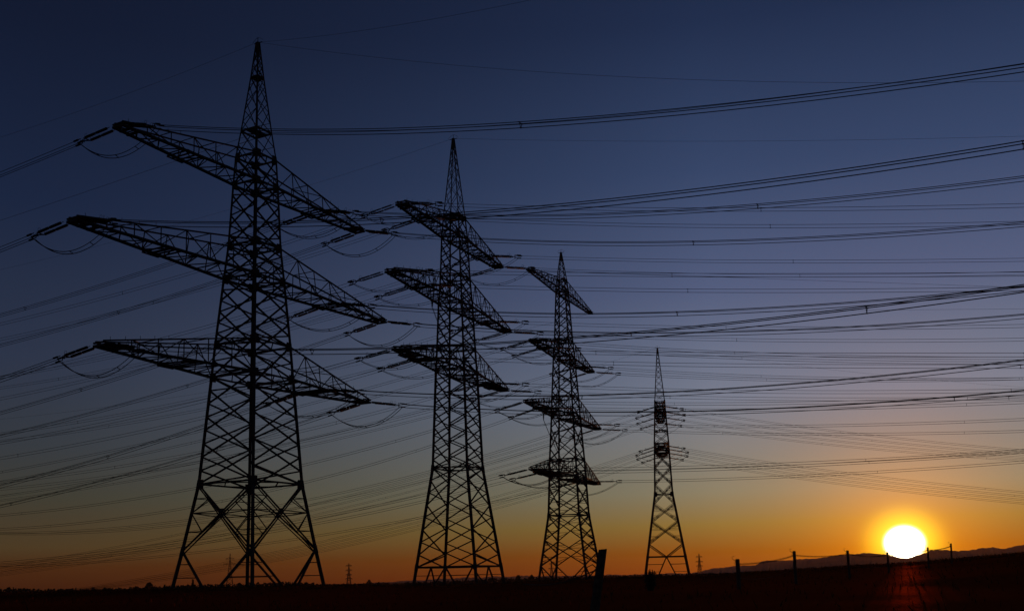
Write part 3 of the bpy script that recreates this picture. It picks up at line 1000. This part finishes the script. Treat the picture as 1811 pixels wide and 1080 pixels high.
for i, (x, y, ztr, w_, lean, lab) in enumerate(POSTS):
    gz = ground_z(x, y) - 0.25
    zt = ztr + EYE
    h = zt - gz
    mb = MB()
    n = 10
    rp = random.Random(30 + i)
    ring = []
    for s in range(9):
        u = s / 8
        r_ = w_ / 2 * (1.08 - .08 * u) * (1 + rp.uniform(-.05, .05))
        for j in range(n):
            a = j * 2 * math.pi / n
            q = 1 + .07 * math.sin(3 * a + i) + rp.uniform(-.03, .03)
            ring.append((math.cos(a) * r_ * q - lean * h * (1 - u), math.sin(a) * r_ * q, h * u + (.004 * math.cos(a + i) if s == 8 else 0)))
    mb.v = ring
    for s in range(8):
        for j in range(n):
            j2 = (j + 1) % n
            mb.f.append((s * n + j, s * n + j2, (s + 1) * n + j2, (s + 1) * n + j))
    mb.f.append(tuple(8 * n + j for j in range(n)))
    root = empty("fence_post", (x, y, gz))
    tag(root, lab, "fence post", "fence posts along the field edge")
    mb.obj("post", WOOD, root)
    sb = MB()
    for zz in (h - .12, h - .5):
        lx = -lean * (h - zz)
        sb.tube([(lx - w_ / 2 + .03, -.02, zz - .03), (lx - w_ / 2 - .015, -.02, zz - .03), (lx - w_ / 2 - .045, 0, zz), (lx - w_ / 2 - .015, .02, zz + .03), (lx - w_ / 2 + .03, .02, zz + .03)], .006, 4)
    sb.tube([(-w_ / 2 + .03, 0, h - .09), (-w_ / 2 - .0, 0, h - .06), (-w_ / 2 - .07, 0.01, h - .0), (-w_ / 2 - .10, 0, h + .06), (-w_ / 2 - .03, 0, h + .08)], .007, 4)
    sb.obj("staple", WIREM, root)
    tops.append((x, y, zt))


def fence_wire(dz, label, a, b, sag, barbs=True):
    mb = MB()
    seq = [(x, y, z - dz) for x, y, z in tops[a:b]]
    pts = []
    for (x0, y0, z0), (x1, y1, z1) in zip(seq, seq[1:]):
        for i in range(16):
            u = i / 16
            pts.append((x0 + (x1 - x0) * u, y0 - .06 + (y1 - y0) * u, z0 + (z1 - z0) * u - sag * 4 * u * (1 - u)))
    pts.append(seq[-1])
    mb.tube(pts, .004, 4)
    if barbs:
        for p, q in zip(pts, pts[1:]):
            p = Vector(p); q = Vector(q)
            for t in (.2, .5, .8):
                c = p.lerp(q, t)
                mb.bar(c + Vector((-.03, 0, .035)), c + Vector((.03, 0, -.035)), .006)
                mb.bar(c + Vector((.03, 0, .03)), c + Vector((-.03, 0, -.03)), .006)
    o = mb.obj("fence_wire", WIREM)
    tag(o, label, "wire")


fence_wire(.14, "upper strand of barbed fence wire linking the posts towards the sun", 1, 7, .07)
fence_wire(.52, "lower sagging strand of fence wire linking the posts towards the sun", 1, 7, .16, False)
mb = MB()
x0, y0, z0 = tops[0]
x1, y1, z1 = 0.2, 19.2, 0.55 + 1.05
pts = [(x0 - .06 + (x1 - x0) * u * 1.0, y0 + (y1 - y0) * u, z0 - .28 + (z1 - z0 + .28) * u - .10 * math.sin(math.pi * u)) for u in [i / 14 for i in range(15)]]
mb.tube(pts, .010, 5)
pts2 = [(x0 - .05, y0, z0 - .32), (x0 - .16, y0, z0 - .22), (x0 - .26, y0 + .1, z0 - .27), (x0 - .34, y0 + .2, z0 - .40), (x0 - .5, y0 + .5, z0 - .43)]
mb.tube(pts2, .008, 4)
o = mb.obj("fence_wire", WIREM)
tag(o, "loose barbed wire trailing left from the thick leaning front fence post", "wire")

# clump of upright stems at the foot of the farthest tall pylon
gx, gy = 4.22, 33.8
sh = empty("shrub", (gx, gy, ground_z(gx, gy) - .1))
tag(sh, "small dark shrub with stubby upright shoots at the farthest tall pylon's left foot", "shrub")
st = MB(); lf = MB()
base_h = EYE + .20 - (ground_z(gx, gy) - .1)
for i in range(16):
    x = rnd.uniform(-.15, .15); y = rnd.uniform(-.12, .12)
    hh = base_h * rnd.uniform(.72, 1.0)
    st.tube([(x * .4, y * .4, 0), (x, y, hh * .6), (x * 1.1, y, hh)], [.03, .025, .014], 5)
    for _ in range(26):
        z = hh * rnd.uniform(.3, .97); p = Vector((x + rnd.uniform(-.05, .05), y + rnd.uniform(-.05, .05), z))
        k_ = len(lf.v)
        a = Vector((rnd.uniform(-1, 1), rnd.uniform(-1, 1), rnd.uniform(-1, 1))).normalized() * .035
        b = a.orthogonal().normalized() * .02
        lf.v += [tuple(p - a), tuple(p + b), tuple(p + a), tuple(p - b)]
        lf.f.append((k_, k_ + 1, k_ + 2, k_ + 3))
st.obj("stem", BARK, sh)
lf.obj("foliage", LEAF, sh)

# ---------------------------------------------------------------- grass and stubble (one mass nobody could count)
rg = np.random.default_rng(5)
n = 90000
az = rg.uniform(R(-30), R(30), n)
dist = 5 + 105 * rg.random(n) ** 0.9
gx_ = np.sin(az) * dist; gy_ = np.cos(az) * dist
patch = np.sin(gx_ * .7 + 2 * np.sin(gy_ * .23)) + np.sin(gy_ * .5 + gx_ * .31)
keep = rg.random(n) < (0.45 + 0.25 * patch) * np.where(dist < 76, 0.16, 1.0)
gx_, gy_ = gx_[keep], gy_[keep]
n = len(gx_)
h_ = rg.uniform(.05, .17, n) * (1 + (rg.random(n) < .06) * 1.1)
wv = rg.uniform(.006, .014, n) * (1 + np.hypot(gx_, gy_) / 45)
an = rg.uniform(0, 2 * np.pi, n)
lx = rg.normal(0, .35, n) * h_; ly = rg.normal(0, .35, n) * h_
verts = np.zeros((n * 3, 3)); faces = np.arange(n * 3).reshape(n, 3)
gz_ = np.array([ground_z(a, b) for a, b in zip(gx_, gy_)]) - .01
verts[0::3] = np.c_[gx_ - np.cos(an) * wv, gy_ - np.sin(an) * wv, gz_]
verts[1::3] = np.c_[gx_ + np.cos(an) * wv, gy_ + np.sin(an) * wv, gz_]
verts[2::3] = np.c_[gx_ + lx, gy_ + ly, gz_ + h_]
me = bpy.data.meshes.new("grass")
me.from_pydata(verts.tolist(), [], faces.tolist())
me.materials.append(GRASSM)
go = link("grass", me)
go['kind'] = 'stuff'
go['label'] = "short dry winter grass and stubble covering the field"

# ---------------------------------------------------------------- evening haze: the air itself
hz = MB()
hx, hy0, hy1, hz0, hz1 = 6800, -900, 7250, -12.0, 118.0
hz.v = [(-hx, hy0, hz0), (hx, hy0, hz0), (hx, hy1, hz0), (-hx, hy1, hz0), (-hx, hy0, hz1), (hx, hy0, hz1), (hx, hy1, hz1), (-hx, hy1, hz1)]
hz.f = [(3, 2, 1, 0), (4, 5, 6, 7), (0, 1, 5, 4), (1, 2, 6, 5), (2, 3, 7, 6), (3, 0, 4, 7)]
HM = bpy.data.materials.new("evening_haze")
HM.use_nodes = True
ht = HM.node_tree
ht.nodes.clear()
pv = ht.nodes.new('ShaderNodeVolumePrincipled')
pv.inputs['Color'].default_value = (0.95, 0.68, 0.50, 1)
pv.inputs['Density'].default_value = 2.2e-5
pv.inputs['Anisotropy'].default_value = 0.6
hout = ht.nodes.new('ShaderNodeOutputMaterial')
ht.links.new(pv.outputs[0], hout.inputs['Volume'])
haze = hz.obj("haze", HM)
haze['kind'] = 'stuff'
haze['label'] = "thin evening haze over the whole plain"
